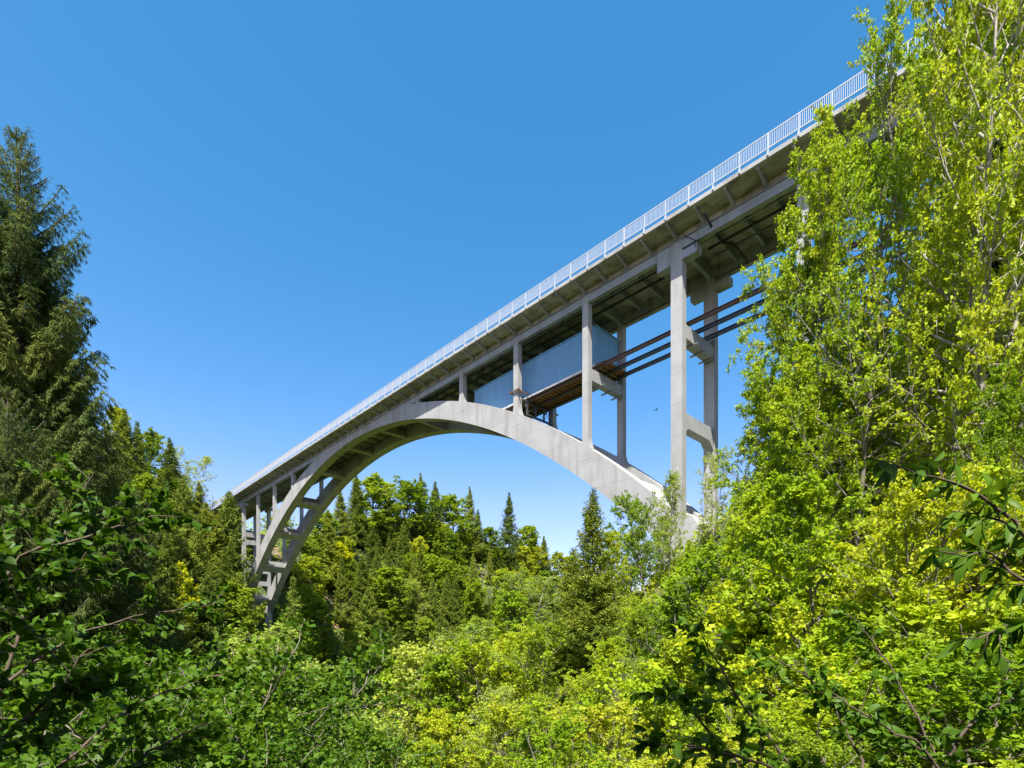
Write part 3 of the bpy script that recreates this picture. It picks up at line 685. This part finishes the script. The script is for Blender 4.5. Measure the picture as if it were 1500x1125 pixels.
# the wood seen under the arch: skyline and slope
for k, (p, px, ty, d, wd, lb) in enumerate([
    ('broad1', 548, 688, 178, 1.0, 'bright broadleaf crown at the top of the hill beside the arch rib'),
    ('spruce1', 522, 694, 168, 1.1, 'yellowish spruce close to the arch rib at the hill top'),
    ('spruce2', 498, 716, 158, 1.3, 'light spruce half behind the arch rib'),
    ('spruce2', 568, 720, 160, 1.3, 'tall slim spruce right of the yellowish spruce by the arch'),
    ('broad3', 601, 700, 178, 1.0, 'large fresh green broadleaf tree in the middle of the hill top'),
    ('spruce2', 617, 692, 205, 1.0, 'dark spruce tip behind the large fresh green tree'),
    ('spruce1', 638, 704, 200, 1.0, 'second dark spruce tip behind the large fresh green tree'),
    ('broad1', 664, 724, 168, 1.0, 'large rounded broadleaf tree with a dark right flank'),
    ('broad1', 640, 760, 155, .8, 'fresh bluish green tree below the rounded broadleaf tree'),
    ('spruce2', 689, 712, 200, 1.0, 'dark spruce tip behind the rounded broadleaf tree'),
    ('spruce1', 700, 745, 185, .9, 'dark spruce on the right flank of the rounded broadleaf tree'),
    ('broad2', 722, 772, 205, 1.0, 'soft green broadleaf tree left of the lone tall spruce'),
    ('spruce2', 746, 721, 190, 1.25, 'lone tall dark spruce standing clear under the arch'),
    ('broad2', 768, 768, 230, 1.0, 'soft green tree right of the lone tall spruce'),
    ('spruce1', 781, 771, 240, 1.0, 'small dark spruce tip on the right part of the skyline'),
    ('spruce1', 797, 784, 235, 1.0, 'last small dark spruce tip before the skyline drops'),
    ('broad3', 785, 798, 200, .9, 'light broadleaf tree under the last skyline tips'),
    ('broad1', 812, 806, 215, .9, 'soft tree where the skyline meets the near spruce'),
    ('broad2', 835, 815, 180, 1.0, 'green tree behind the near slender spruce'),
    ('broad2', 470, 750, 160, 1.0, 'green tree behind the arch rib on the left hill'),
    ('broad1', 440, 770, 165, 1.0, 'green tree seen between the two arch ribs'),
    ('broad3', 410, 745, 178, 1.0, 'leafy crown seen between the left columns'),
    ('spruce1', 480, 745, 148, 1.2, 'light spruce just right of the arch rib on the hill'),
    ('golden', 497, 792, 128, .9, 'striking yellow young tree on the hill right of the arch foot'),
    ('spruce2', 548, 770, 145, 1.4, 'tall dark spruce right of the yellow tree'),
    ('spruce2', 530, 812, 132, 1.3, 'narrow dark spruce close behind the yellow tree'),
    ('spruce1', 591, 762, 150, 1.0, 'slim green spruce in the middle of the hill'),
    ('spruce2', 616, 800, 138, 1.2, 'dark slim spruce below the large fresh green tree'),
    ('spruce1', 572, 832, 128, 1.1, 'spruce in the middle of the wooded slope'),
    ('broad3', 672, 812, 150, .8, 'round fresh green tree low beside the brown scree'),
    ('broad1', 692, 842, 140, .7, 'fresh green bush-like tree right above the brown scree'),
    ('spruce1', 655, 838, 140, .9, 'small spruce just above the brown scree'),
    ('young', 728, 802, 165, 1.0, 'small dark spruce under the lone tall spruce'),
    ('airy1', 742, 850, 130, 1.3, 'pale thin-leaved tree right of the scree'),
    ('airy2', 768, 838, 120, 1.2, 'pale leafy tree below the skyline tips'),
    ('broad2', 770, 800, 170, .9, 'olive broadleaf tree below the right skyline'),
    ('spruce2', 560, 895, 112, 1.5, 'very dark shaded spruce low in the gorge'),
    ('spruce3', 540, 860, 118, 1.1, 'shaded spruce left of the very dark one'),
    ('spruce2', 585, 915, 105, 1.3, 'dark shaded spruce next to the very dark one low in the gorge'),
    ('young', 478, 925, 104, 1.3, 'small bright young spruce low right of the arch foot'),
    ('broad2', 445, 872, 118, .9, 'bright green tree right of the arch foot'),
    ('airy2', 420, 915, 104, 1.0, 'grey-green willow-like tree below the arch foot'),
    ('airy1', 450, 960, 90, 1.2, 'pale willow-like tree low under the arch foot'),
    ('airy2', 500, 985, 76, 1.2, 'pale thin tree in the gorge bottom'),
    ('broad1', 520, 915, 110, .6, 'fresh green tree beside the small bright spruce'),
    ('broad2', 628, 905, 112, .7, 'fresh green tree low beside the dark shaded spruces'),
    ('young', 672, 900, 118, 1.4, 'small dark spruce below the brown scree'),
    ('young', 690, 925, 112, 1.4, 'small spruce right below the brown scree'),
    ('airy1', 712, 905, 104, 1.2, 'pale thin tree right of the small dark spruces'),
    ('broad2', 470, 880, 128, .8, 'mid green tree between arch foot and yellow tree'),
    ('spruce1', 430, 840, 132, .9, 'dark spruce just right of the arch rib low down'),
    ('airy1', 385, 930, 96, 1.0, 'pale small tree left of the arch foot'),
    ('young', 398, 918, 104, 1.3, 'blue-grey young spruce right under the arch foot')]):
    tree_at(p, px, ty, d, lb, 'trees on the hill behind the arch', wide=wd*(1.55 if p[0] in 'bga' else 1.2))
# bare twiggy tree low in the gorge
# mid distance broadleaf trees across the bottom
for k, (p, px, ty, d, wd, lb) in enumerate([
    ('airy2', 700, 915, 58, 1.2, 'light yellow-green tree in the lower middle left of the bright maples'),
    ('airy1', 625, 935, 56, 1.3, 'pale pointed tree with thin pale trunk in the lower middle'),
    ('mid2', 600, 950, 46, 1.2, 'glowing yellow-green tree at the bottom middle'),
    ('mid2', 770, 862, 52, 1.3, 'bright yellow-green maple crown below the skyline dip'),
    ('mid1', 735, 925, 42, 1.2, 'bright maple in the lower middle, left of the slender spruce'),
    ('mid3', 800, 905, 36, 1.0, 'sunny maple directly left of the slender spruce'),
    ('mid2', 672, 950, 38, 1.2, 'sunny maple at the bottom middle'),
    ('airy2', 745, 1000, 30, 1.2, 'thin pale tree at the bottom middle, in front of the maples'),
    ('mid3', 830, 980, 26, 1.0, 'leafy sapling at the bottom below the slender spruce'),
    ('mid1', 650, 1040, 32, 1.1, 'yellow-green crown at the bottom edge'),
    ('airy1', 560, 1040, 36, 1.3, 'pale feathery crown near the bottom edge'),
    ('airy2', 510, 1035, 44, 1.3, 'pale tree low behind the shaded hazel'),
    ('airy1', 455, 1010, 56, 1.3, 'grey-green tree behind the shaded hazel'),
    ('mid2', 880, 850, 40, 1.0, 'leafy tree directly behind the slender spruce'),
    ('mid3', 948, 712, 44, .80, 'rounded bright green tree in front of the right arch foot'),
    ('mid3', 920, 762, 47, .9, 'bushy green tree just left of the rounded bright one'),
    ('mid1', 972, 752, 47, .9, 'bushy green tree just right of the rounded bright one'),
    ('mid2', 905, 775, 42, 1.0, 'green tree between slender spruce and arch foot'),
    ('airy1', 980, 690, 40, .8, 'thin bare-looking tree in front of the tower column'),
    ('airy2', 1045, 655, 36, .75, 'thin sparse tree in front of the far tower column'),
    ('mid2', 1012, 800, 34, 1.0, 'leafy tree below the tower column'),
    ('mid3', 960, 880, 26, 1.0, 'leafy tree with a thin pale trunk low in front of the arch foot'),
    ('mid1', 1068, 770, 30, 1.0, 'green tree right of the tower column foot'),
    ('airy1', 930, 960, 20, 1.0, 'thin yellowish sapling low in the middle right'),
    ('mid2', 1010, 930, 18, 1.1, 'leafy sapling right of the thin yellowish one'),
    ('mid3', 1035, 765, 38, 1.0, 'bright tree between the two tower columns low down'),
    ('mid1', 1090, 720, 40, 1.0, 'bright tree right behind the far tower column foot'),
    ('mid2', 1130, 700, 36, 1.1, 'bright tree left of the right-hand thicket on the ridge'),
    ('mid3', 1080, 850, 24, 1.0, 'bright leafy tree on the slope below the far tower column'),
    ('mid1', 985, 860, 30, 1.0, 'bright leafy tree on the slope below the front tower column'),
    ('mid3', 925, 870, 34, 1.0, 'bright leafy tree right beside the slender spruce foot'),
    ('mid2', 1150, 780, 27, 1.1, 'bright leafy tree under the left edge of the thicket'),
    ('mid1', 880, 930, 24, 1.1, 'sunny tree in front of the slender spruce foot'),
    ('mid3', 740, 1010, 24, 1.1, 'sunny crown at the bottom edge in the middle'),
    ('mid1', 820, 1040, 17, 1.0, 'nearest sunny sapling at the bottom edge in the middle'),
    ('mid2', 620, 1070, 25, 1.1, 'yellow-green crown low at the bottom edge left of the middle')]):
    tree_at(p, px, ty, d, lb, 'mid-distance trees in the gorge', wide=wd)
tree_at('young', 872, 712, 33, 'slender young spruce with upturned branches in front of the arch', wide=1.15)
tree_at('young', 842, 800, 36, 'shorter young spruce left of the slender one', wide=1.4)
# the tall trees on the right
for k, (p, px, ty, d, wd, rot, lb) in enumerate([
    ('near1', 1425, -260, 16.5, .52, 0.3, 'tall maple with thick pale blotched trunk at the right'),
    ('near3', 1245, 205, 19, .66, 1.2, 'slim maple covering the right end of the bridge'),
    ('near2', 1160, 330, 24, .72, 2.4, 'leafy maple at the left edge of the right-hand thicket'),
    ('near3', 1345, -20, 21, .55, 4.0, 'tall maple between the slim maple and the thick pale trunk'),
    ('near3', 1370, 270, 17, .80, 0.6, 'bright maple in front of the thick pale trunk'),
    ('near1', 1500, -160, 20, .8, 5.2, 'maple cut by the right edge behind the pale trunk'),
    ('near3', 1405, -60, 24, .7, 2.2, 'tall maple behind the pale trunk near the upper corner'),
    ('near2', 1192, 190, 23, .62, 0.2, 'narrow leafy maple hiding the pier beside the slim maple'),
    ('near2', 1180, 500, 20, 1.0, 3.3, 'lower maple left in the right-hand thicket'),
    ('near2', 1400, 420, 19, .9, 3.9, 'lower maple behind the thick pale trunk'),
    ('near1', 1120, 570, 27, .8, .9, 'bright maple right of the far tower column'),
    ('near2', 1280, 480, 22, 1.0, 5.0, 'lower maple in the middle of the right-hand thicket'),
    ('near2', 1480, 520, 13, .8, 1.9, 'lower maple at the right edge under the pale trunk'),
    ('mid2', 1110, 690, 17, 1.0, 0.4, 'leafy sapling at the foot of the thicket, left side'),
    ('mid1', 1210, 690, 14, 1.0, 0.9, 'leafy sapling at the foot of the thicket, in its middle'),
    ('mid3', 1330, 700, 12, .9, 2.9, 'leafy sapling below the thick pale trunk')]):
    tree_at(p, px, ty, d, lb, 'maples on the right bank', wide=wd, rot=rot)
tree_at('bigspruce', 1480, -150, 27, 'dark spruce at the top right behind the maples', wide=1.1)
tree_at('bigspruce2', 1425, 20, 30, 'second dark spruce at the top right, left of the taller one', wide=1.0)
tree_at('bigspruce2', 1140, 590, 32, 'dark spruce hidden behind the maples right of the tower', wide=1.0)
tree_at('bigspruce2', 1215, 600, 27, 'dark spruce inside the right-hand thicket', wide=1.0)
tree_at('bigspruce', 1380, 300, 32, 'dark spruce behind the middle of the right-hand thicket', wide=1.0)
tree_at('bigspruce2', 1290, 560, 29, 'shaded spruce low in the middle of the right-hand thicket', wide=1.0)
tree_at('bigspruce2', 1490, 380, 25, 'shaded spruce at the right edge of the thicket', wide=1.0)
# shrubs on the right slope
g = 'leafy shrubs on the right slope'
WHERE = ['%s of the %s' % (a, b) for b in ('back row', 'middle row', 'front row', 'lower edge') for a in ('first', 'second', 'third', 'fourth', 'fifth', 'sixth', 'last')]
for px, ty, d in ((1120, 840, 22), (1180, 800, 18), (1260, 790, 16), (1340, 760, 15), (1420, 740, 14), (1490, 700, 13), (1210, 880, 13), (1300, 860, 11.5),
                  (1380, 850, 10.5), (1460, 830, 9.5), (1130, 930, 14), (1060, 900, 18), (1230, 950, 9.5), (1090, 1000, 12), (1330, 940, 8.5), (1430, 930, 7.6), (1000, 1010, 14), (1160, 1010, 9), (1520, 880, 8),
                  (1060, 790, 26), (1090, 760, 30), (1020, 850, 24), (940, 960, 15), (880, 1010, 12), (820, 1040, 10), (1080, 1060, 7.5), (980, 1075, 8), (1200, 1060, 6)):
    tree_at(R0.choice(['shrub1', 'shrub2']), px, ty, d, 'leafy shrub, %s, on the slope below the right-hand maples' % WHERE.pop(0), g, wide=R0.uniform(1.0, 1.5))
# shaded hazels on the left, nearer the camera
for px, ty, d, lb in ((330, 905, 13, 'shaded dark green hazel low at the left, its top right of centre'), (190, 890, 11, 'shaded dark green hazel in the lower left corner region'), (430, 1000, 11, 'shaded hazel nearest the pale trees at the bottom left'),
                      (250, 960, 8.5, 'nearest shaded hazel at the bottom left'), (80, 870, 12, 'shaded hazel under the old spruces'), (500, 1070, 9, 'low shaded hazel at the bottom left of the middle')):
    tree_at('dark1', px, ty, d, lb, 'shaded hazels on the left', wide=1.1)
# woods filling the slopes (each tree its own object), far hillside first
def fill(n, xr, yr, kinds, label, group, hmin, hmax, maxpy, seed, win=(-60, 1300)):
    rg = random.Random(seed); c = 0; t = 0; pts = []
    while c < n and t < n*40:
        t += 1
        x = rg.uniform(*xr); y = rg.uniform(*yr); h = rg.uniform(hmin, hmax); z = float(gz(x, y))
        dx, dy = x-CX, y-CY; f = dx*fwd[0]+dy*fwd[1]; l = dx*rgt[0]+dy*rgt[1]
        if f < 25: continue
        px = 750+FPX*l/f; py = HORIZ-FPX*(z+h)/f
        if px < win[0] or px > win[1]: continue
        lim = np.interp(px, *maxpy)
        if py < lim: continue
        if py > 1150: continue
        if -3 < y < 11 and -64 < x < 75 and z+h > 5: continue
        if any((x-a)**2+(y-b)**2 < (3.2)**2 for a, b in pts): continue
        if 630 < px < 690 and 850 < py < 900 and f < 190: continue
        pts.append((x, y)); k = rg.choice(kinds)
        FILL.append((plant(k, x, y, h=h, label=label, group=group, wide=rg.uniform(.8, 1.1) if 'spruce' in k else rg.uniform(.95, 1.4)), px, py, k)); c += 1
sky_line = ([-60, 0, 160, 260, 345, 352, 480, 560, 700, 830, 1000, 1300], [560, 560, 620, 680, 760, 800, 790, 740, 780, 850, 870, 950])
fill(190, (-165, -30), (-60, 230), ['spruce1', 'spruce2', 'spruce3', 'broad1', 'broad2', 'broad3', 'broad1', 'broad3', 'spruce1', 'airy1'], 'tree in the dense mixed wood filling the far bank of the gorge', 'woodland trees on the far bank', 13, 24, sky_line, 3)
fill(150, (-190, -55), (25, 290), ['broad1', 'broad2', 'spruce1', 'spruce2', 'spruce2', 'spruce1', 'broad2', 'spruce2'], 'tree of the hill wood', 'woodland trees on the hill under the arch', 16, 28, sky_line, 8, (420, 880))
fill(40, (-60, 40), (15, 220), ['broad2', 'airy1', 'airy2', 'spruce2', 'young', 'broad1'], 'tree in the light wood along the gorge floor behind the arch', 'woodland trees on the gorge floor', 10, 18, sky_line, 4)
fill(40, (15, 78), (-45, 40), ['mid1', 'mid2', 'mid3', 'airy1', 'airy2'], 'sunlit leafy tree in the near part of the gorge below the arch', 'leafy trees in the near gorge', 7, 12, ([-60, 300, 600, 830, 1000, 1300], [900, 950, 960, 900, 850, 900]), 6)

MARKS = [('arch foot', 372, 890), ('yellow young tree', 497, 830), ('lone tall spruce', 746, 760), ('brown scree', 655, 880), ('very dark gorge spruce', 560, 960),
         ('slender young spruce', 870, 780), ('old spruces', 90, 640), ('bridge end', 330, 735), ('arch crown', 640, 640), ('tower column', 993, 740), ('rounded broadleaf tree', 664, 750), ('large fresh green hilltop tree', 601, 760), ('skyline dip', 815, 805), ('pale thin-leaved tree', 742, 860), ('arch rib', 440, 790), ('slim skyline spruce', 251, 690)]
NW = {'spruce_tree': 'spruce', 'young_spruce': 'young spruce', 'willow_tree': 'pale willow-like tree', 'maple_tree': 'bright leafy tree', 'broadleaf_tree': 'green broadleaf tree'}
ORD = ['closest', 'second', 'third', 'fourth', 'fifth', 'sixth', 'seventh', 'eighth', 'ninth', 'tenth', 'eleventh', 'twelfth', 'thirteenth', 'fourteenth', 'fifteenth', 'sixteenth', 'seventeenth', 'eighteenth', 'nineteenth', 'twentieth', 'twenty-first', 'twenty-second', 'twenty-third', 'twenty-fourth', 'twenty-fifth', 'twenty-sixth', 'twenty-seventh', 'twenty-eighth', 'twenty-ninth', 'thirtieth', 'thirty-first', 'thirty-second', 'thirty-third', 'thirty-fourth', 'thirty-fifth', 'thirty-sixth']
bins = {}
for o, px, py, k in FILL:
    nm, mx, my = min(MARKS, key=lambda m: (m[1]-px)**2+(m[2]-py)**2)
    dx, dy = px-mx, py-my
    dr = ('right of' if dx > 0 else 'left of') if abs(dx) > abs(dy) else ('below' if dy > 0 else 'above')
    kind = NW[o.name.split('.')[0]]; bins.setdefault((kind, nm, dr), []).append((dx*dx+dy*dy, o))
for (kind, nm, dr), L in bins.items():
    L.sort(key=lambda t: t[0])
    for i, (_, o) in enumerate(L):
        o['label'] = '%s %s %s the %s' % (ORD[min(i, 35)], kind, dr, nm) if len(L) > 1 else 'only %s directly %s the %s' % (kind, dr, nm)

# undergrowth that nobody could count
def undergrowth():
    rng = np.random.default_rng(9); C = []; D = []; L = []
    for n, f0, f1, l0 in ((42000, 5, 20, .085), (60000, 18, 60, .20), (70000, 60, 150, .55), (80000, 110, 330, 1.0)):
        f = np.exp(rng.uniform(np.log(f0), np.log(f1), n)); l = f*rng.uniform(-1.05, 1.05, n)
        x = CX+fwd[0]*f+rgt[0]*l; y = CY+fwd[1]*f+rgt[1]*l
        patch = np.sin(x*.35)*np.cos(y*.31)+.6*np.sin(x*.83+y*.7)+rng.normal(size=n)*.5
        k = patch > -0.9
        x, y, f = x[k], y[k], f[k]; m = len(x); hh = rng.random(m)**1.6*np.clip(f*.03, .35, 3.0)
        C.append(np.column_stack([x, y, gz(x, y)+hh])); D.append(rng.normal(size=(m, 3))*np.array([1, 1, .5])+np.array([0, 0, .25])); L.append(l0*rng.uniform(.6, 1.5, m)*np.clip(f/f1*1.6, .6, 1.5))
    C = np.concatenate(C); D = np.concatenate(D); L = np.concatenate(L); V, F = leaves(rng, C, D, L, L*.45)
    o = link(bpy.data.objects.new('undergrowth', mesh_np('undergrowth', V, F, M['broad']))); tag(o, 'bright green undergrowth covering the slopes between the trees', 'undergrowth', kind='stuff')
undergrowth()

# ---- foreground branches with big leaves, close to the camera
def branch_plant(name, label, cat, stems, leaf, lw, mat, bark, seed, per=14, hang=.5, twig=.5, nt=9, tr=.012, ncl=4, group=None):
    """stems: list of polylines as (px, py, distance) seen points; every stem starts at the plant's foot"""
    rng = np.random.default_rng(seed); paths = []; LC = []; LD = []
    pts0 = None
    for st in stems:
        P = []
        for px, py, d in st:
            x, y = spot(px, d); P.append((x, y, (HORIZ-py)*d/FPX))
        P = np.array(P); t = np.linspace(0, 1, len(P)); tt = np.linspace(0, 1, 16)
        Q = np.column_stack([np.interp(tt, t, P[:, i]) for i in range(3)])
        for _ in range(2): Q[1:-1] = (Q[:-2]+2*Q[1:-1]+Q[2:])/4
        Q[1:-1] += rng.normal(size=Q[1:-1].shape)*.008
        if pts0 is None: pts0 = P[0]
        L = np.linalg.norm(np.diff(Q, axis=0), axis=1).sum(); rad = tr*(1-tt)**.7+.0022; paths.append((Q, rad))
        for k in range(nt):
            s = .25+.75*(k+rng.random()*.8)/nt; i = min(int(s*15), 14); q = Q[i]+(Q[i+1]-Q[i])*(s*15-i); dm = unit(Q[i+1]-Q[i])
            sd = unit(rng.normal(size=3)*np.array([1, 1, .45])); d = unit(dm*.8+sd*.8)
            tw = curve(q, d, twig*rng.uniform(.5, 1.2)*(1.15-.5*s), 5, (0, 0, -.12), rng, .06); paths.append((tw, np.linspace(.0035, .0014, 5)))
            n = per; f = rng.uniform(.15, 1, n); idx = np.minimum((f*4).astype(int), 3); fr = (f*4-idx)[:, None]
            C = tw[idx]+(tw[idx+1]-tw[idx])*fr; dd = unit(tw[idx+1]-tw[idx])
            LC.append(C); LD.append(dd*.7+rng.normal(size=(n, 3))*.55+np.array([0, 0, -hang]))
    C = np.concatenate(LC); D = np.concatenate(LD); Ls = leaf*rng.uniform(.55, 1.2, len(C))
    base = pts0.copy()
    r = empty(name, tuple(base)); tag(r, label, cat, group)
    tv, tf = tubes(paths, 6); lv, lf = leaves(rng, C, D, Ls, Ls*lw, .3, True, .5)
    link(bpy.data.objects.new('branches', mesh_np('branches', tv-base, tf, M[bark], True)), r)
    link(bpy.data.objects.new('foliage', mesh_np('foliage', lv-base, lf, M[mat], True)), r)
    return r
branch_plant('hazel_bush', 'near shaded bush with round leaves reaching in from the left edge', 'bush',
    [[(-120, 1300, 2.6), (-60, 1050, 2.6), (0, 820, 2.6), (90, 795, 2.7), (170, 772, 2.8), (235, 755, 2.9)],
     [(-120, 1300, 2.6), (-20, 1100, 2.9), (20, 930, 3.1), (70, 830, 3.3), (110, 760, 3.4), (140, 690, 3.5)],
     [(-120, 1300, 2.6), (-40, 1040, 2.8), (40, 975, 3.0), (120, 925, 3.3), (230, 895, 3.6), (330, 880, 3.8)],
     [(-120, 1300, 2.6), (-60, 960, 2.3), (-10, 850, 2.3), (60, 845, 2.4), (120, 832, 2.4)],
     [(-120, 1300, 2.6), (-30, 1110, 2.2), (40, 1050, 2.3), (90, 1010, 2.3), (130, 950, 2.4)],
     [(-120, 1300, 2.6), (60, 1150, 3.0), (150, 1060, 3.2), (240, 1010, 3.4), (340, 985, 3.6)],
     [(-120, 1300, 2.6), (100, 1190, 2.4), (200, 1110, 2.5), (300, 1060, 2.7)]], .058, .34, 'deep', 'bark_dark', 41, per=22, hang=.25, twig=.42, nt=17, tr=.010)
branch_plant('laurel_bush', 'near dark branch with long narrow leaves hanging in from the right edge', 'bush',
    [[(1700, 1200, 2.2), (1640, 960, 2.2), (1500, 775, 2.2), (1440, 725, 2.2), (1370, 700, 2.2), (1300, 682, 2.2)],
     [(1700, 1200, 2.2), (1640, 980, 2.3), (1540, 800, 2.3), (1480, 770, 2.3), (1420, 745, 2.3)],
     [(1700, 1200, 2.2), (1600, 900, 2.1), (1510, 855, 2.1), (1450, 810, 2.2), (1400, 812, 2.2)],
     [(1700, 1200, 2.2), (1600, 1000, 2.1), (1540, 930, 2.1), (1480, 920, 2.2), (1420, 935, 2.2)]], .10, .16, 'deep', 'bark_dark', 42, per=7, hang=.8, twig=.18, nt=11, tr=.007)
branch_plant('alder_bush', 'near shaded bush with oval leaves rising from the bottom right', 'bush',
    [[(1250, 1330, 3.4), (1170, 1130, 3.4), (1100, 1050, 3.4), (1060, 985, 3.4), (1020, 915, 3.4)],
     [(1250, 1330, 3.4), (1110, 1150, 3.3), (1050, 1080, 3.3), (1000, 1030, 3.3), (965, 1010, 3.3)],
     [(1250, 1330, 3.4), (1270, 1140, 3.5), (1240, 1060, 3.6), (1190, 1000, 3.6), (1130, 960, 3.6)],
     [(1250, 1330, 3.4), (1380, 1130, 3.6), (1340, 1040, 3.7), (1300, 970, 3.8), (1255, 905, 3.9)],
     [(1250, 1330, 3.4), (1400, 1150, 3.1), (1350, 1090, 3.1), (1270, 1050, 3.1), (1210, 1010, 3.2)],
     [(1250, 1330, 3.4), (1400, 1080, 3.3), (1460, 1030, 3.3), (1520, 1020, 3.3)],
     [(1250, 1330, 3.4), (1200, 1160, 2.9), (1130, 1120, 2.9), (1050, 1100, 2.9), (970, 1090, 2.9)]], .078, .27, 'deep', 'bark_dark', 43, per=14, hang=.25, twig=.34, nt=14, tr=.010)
# the trees under which the photographer stands; they shade the near bushes
for f_, l_, h, lb in ((-4, -1, 13, 'dense tree behind the viewpoint, shading the nearest bushes'), (-7, 4, 17, 'dense tree behind and right of the viewpoint'), (-3, 6, 12, 'low dense tree right of the viewpoint'),
                      (-5, -6, 15, 'dense tree behind and left of the viewpoint'), (-9, -2, 20, 'tall dense tree straight behind the viewpoint'), (-2, -9.5, 16, 'dense tree left of the viewpoint'),
                      (-4, -12, 20, 'tall dense tree far left of the viewpoint'), (2.0, -12.5, 19, 'tall dense tree beyond the left edge'), (6, -17.5, 22, 'tallest dense tree beyond the left edge'), (-10, 9, 20, 'tall dense tree far behind on the right')):
    q = np.array([CX, CY])+fwd*f_+rgt*l_
    plant('broad3', float(q[0]), float(q[1]), h=h, label=lb, group='trees around the viewpoint', wide=.95)
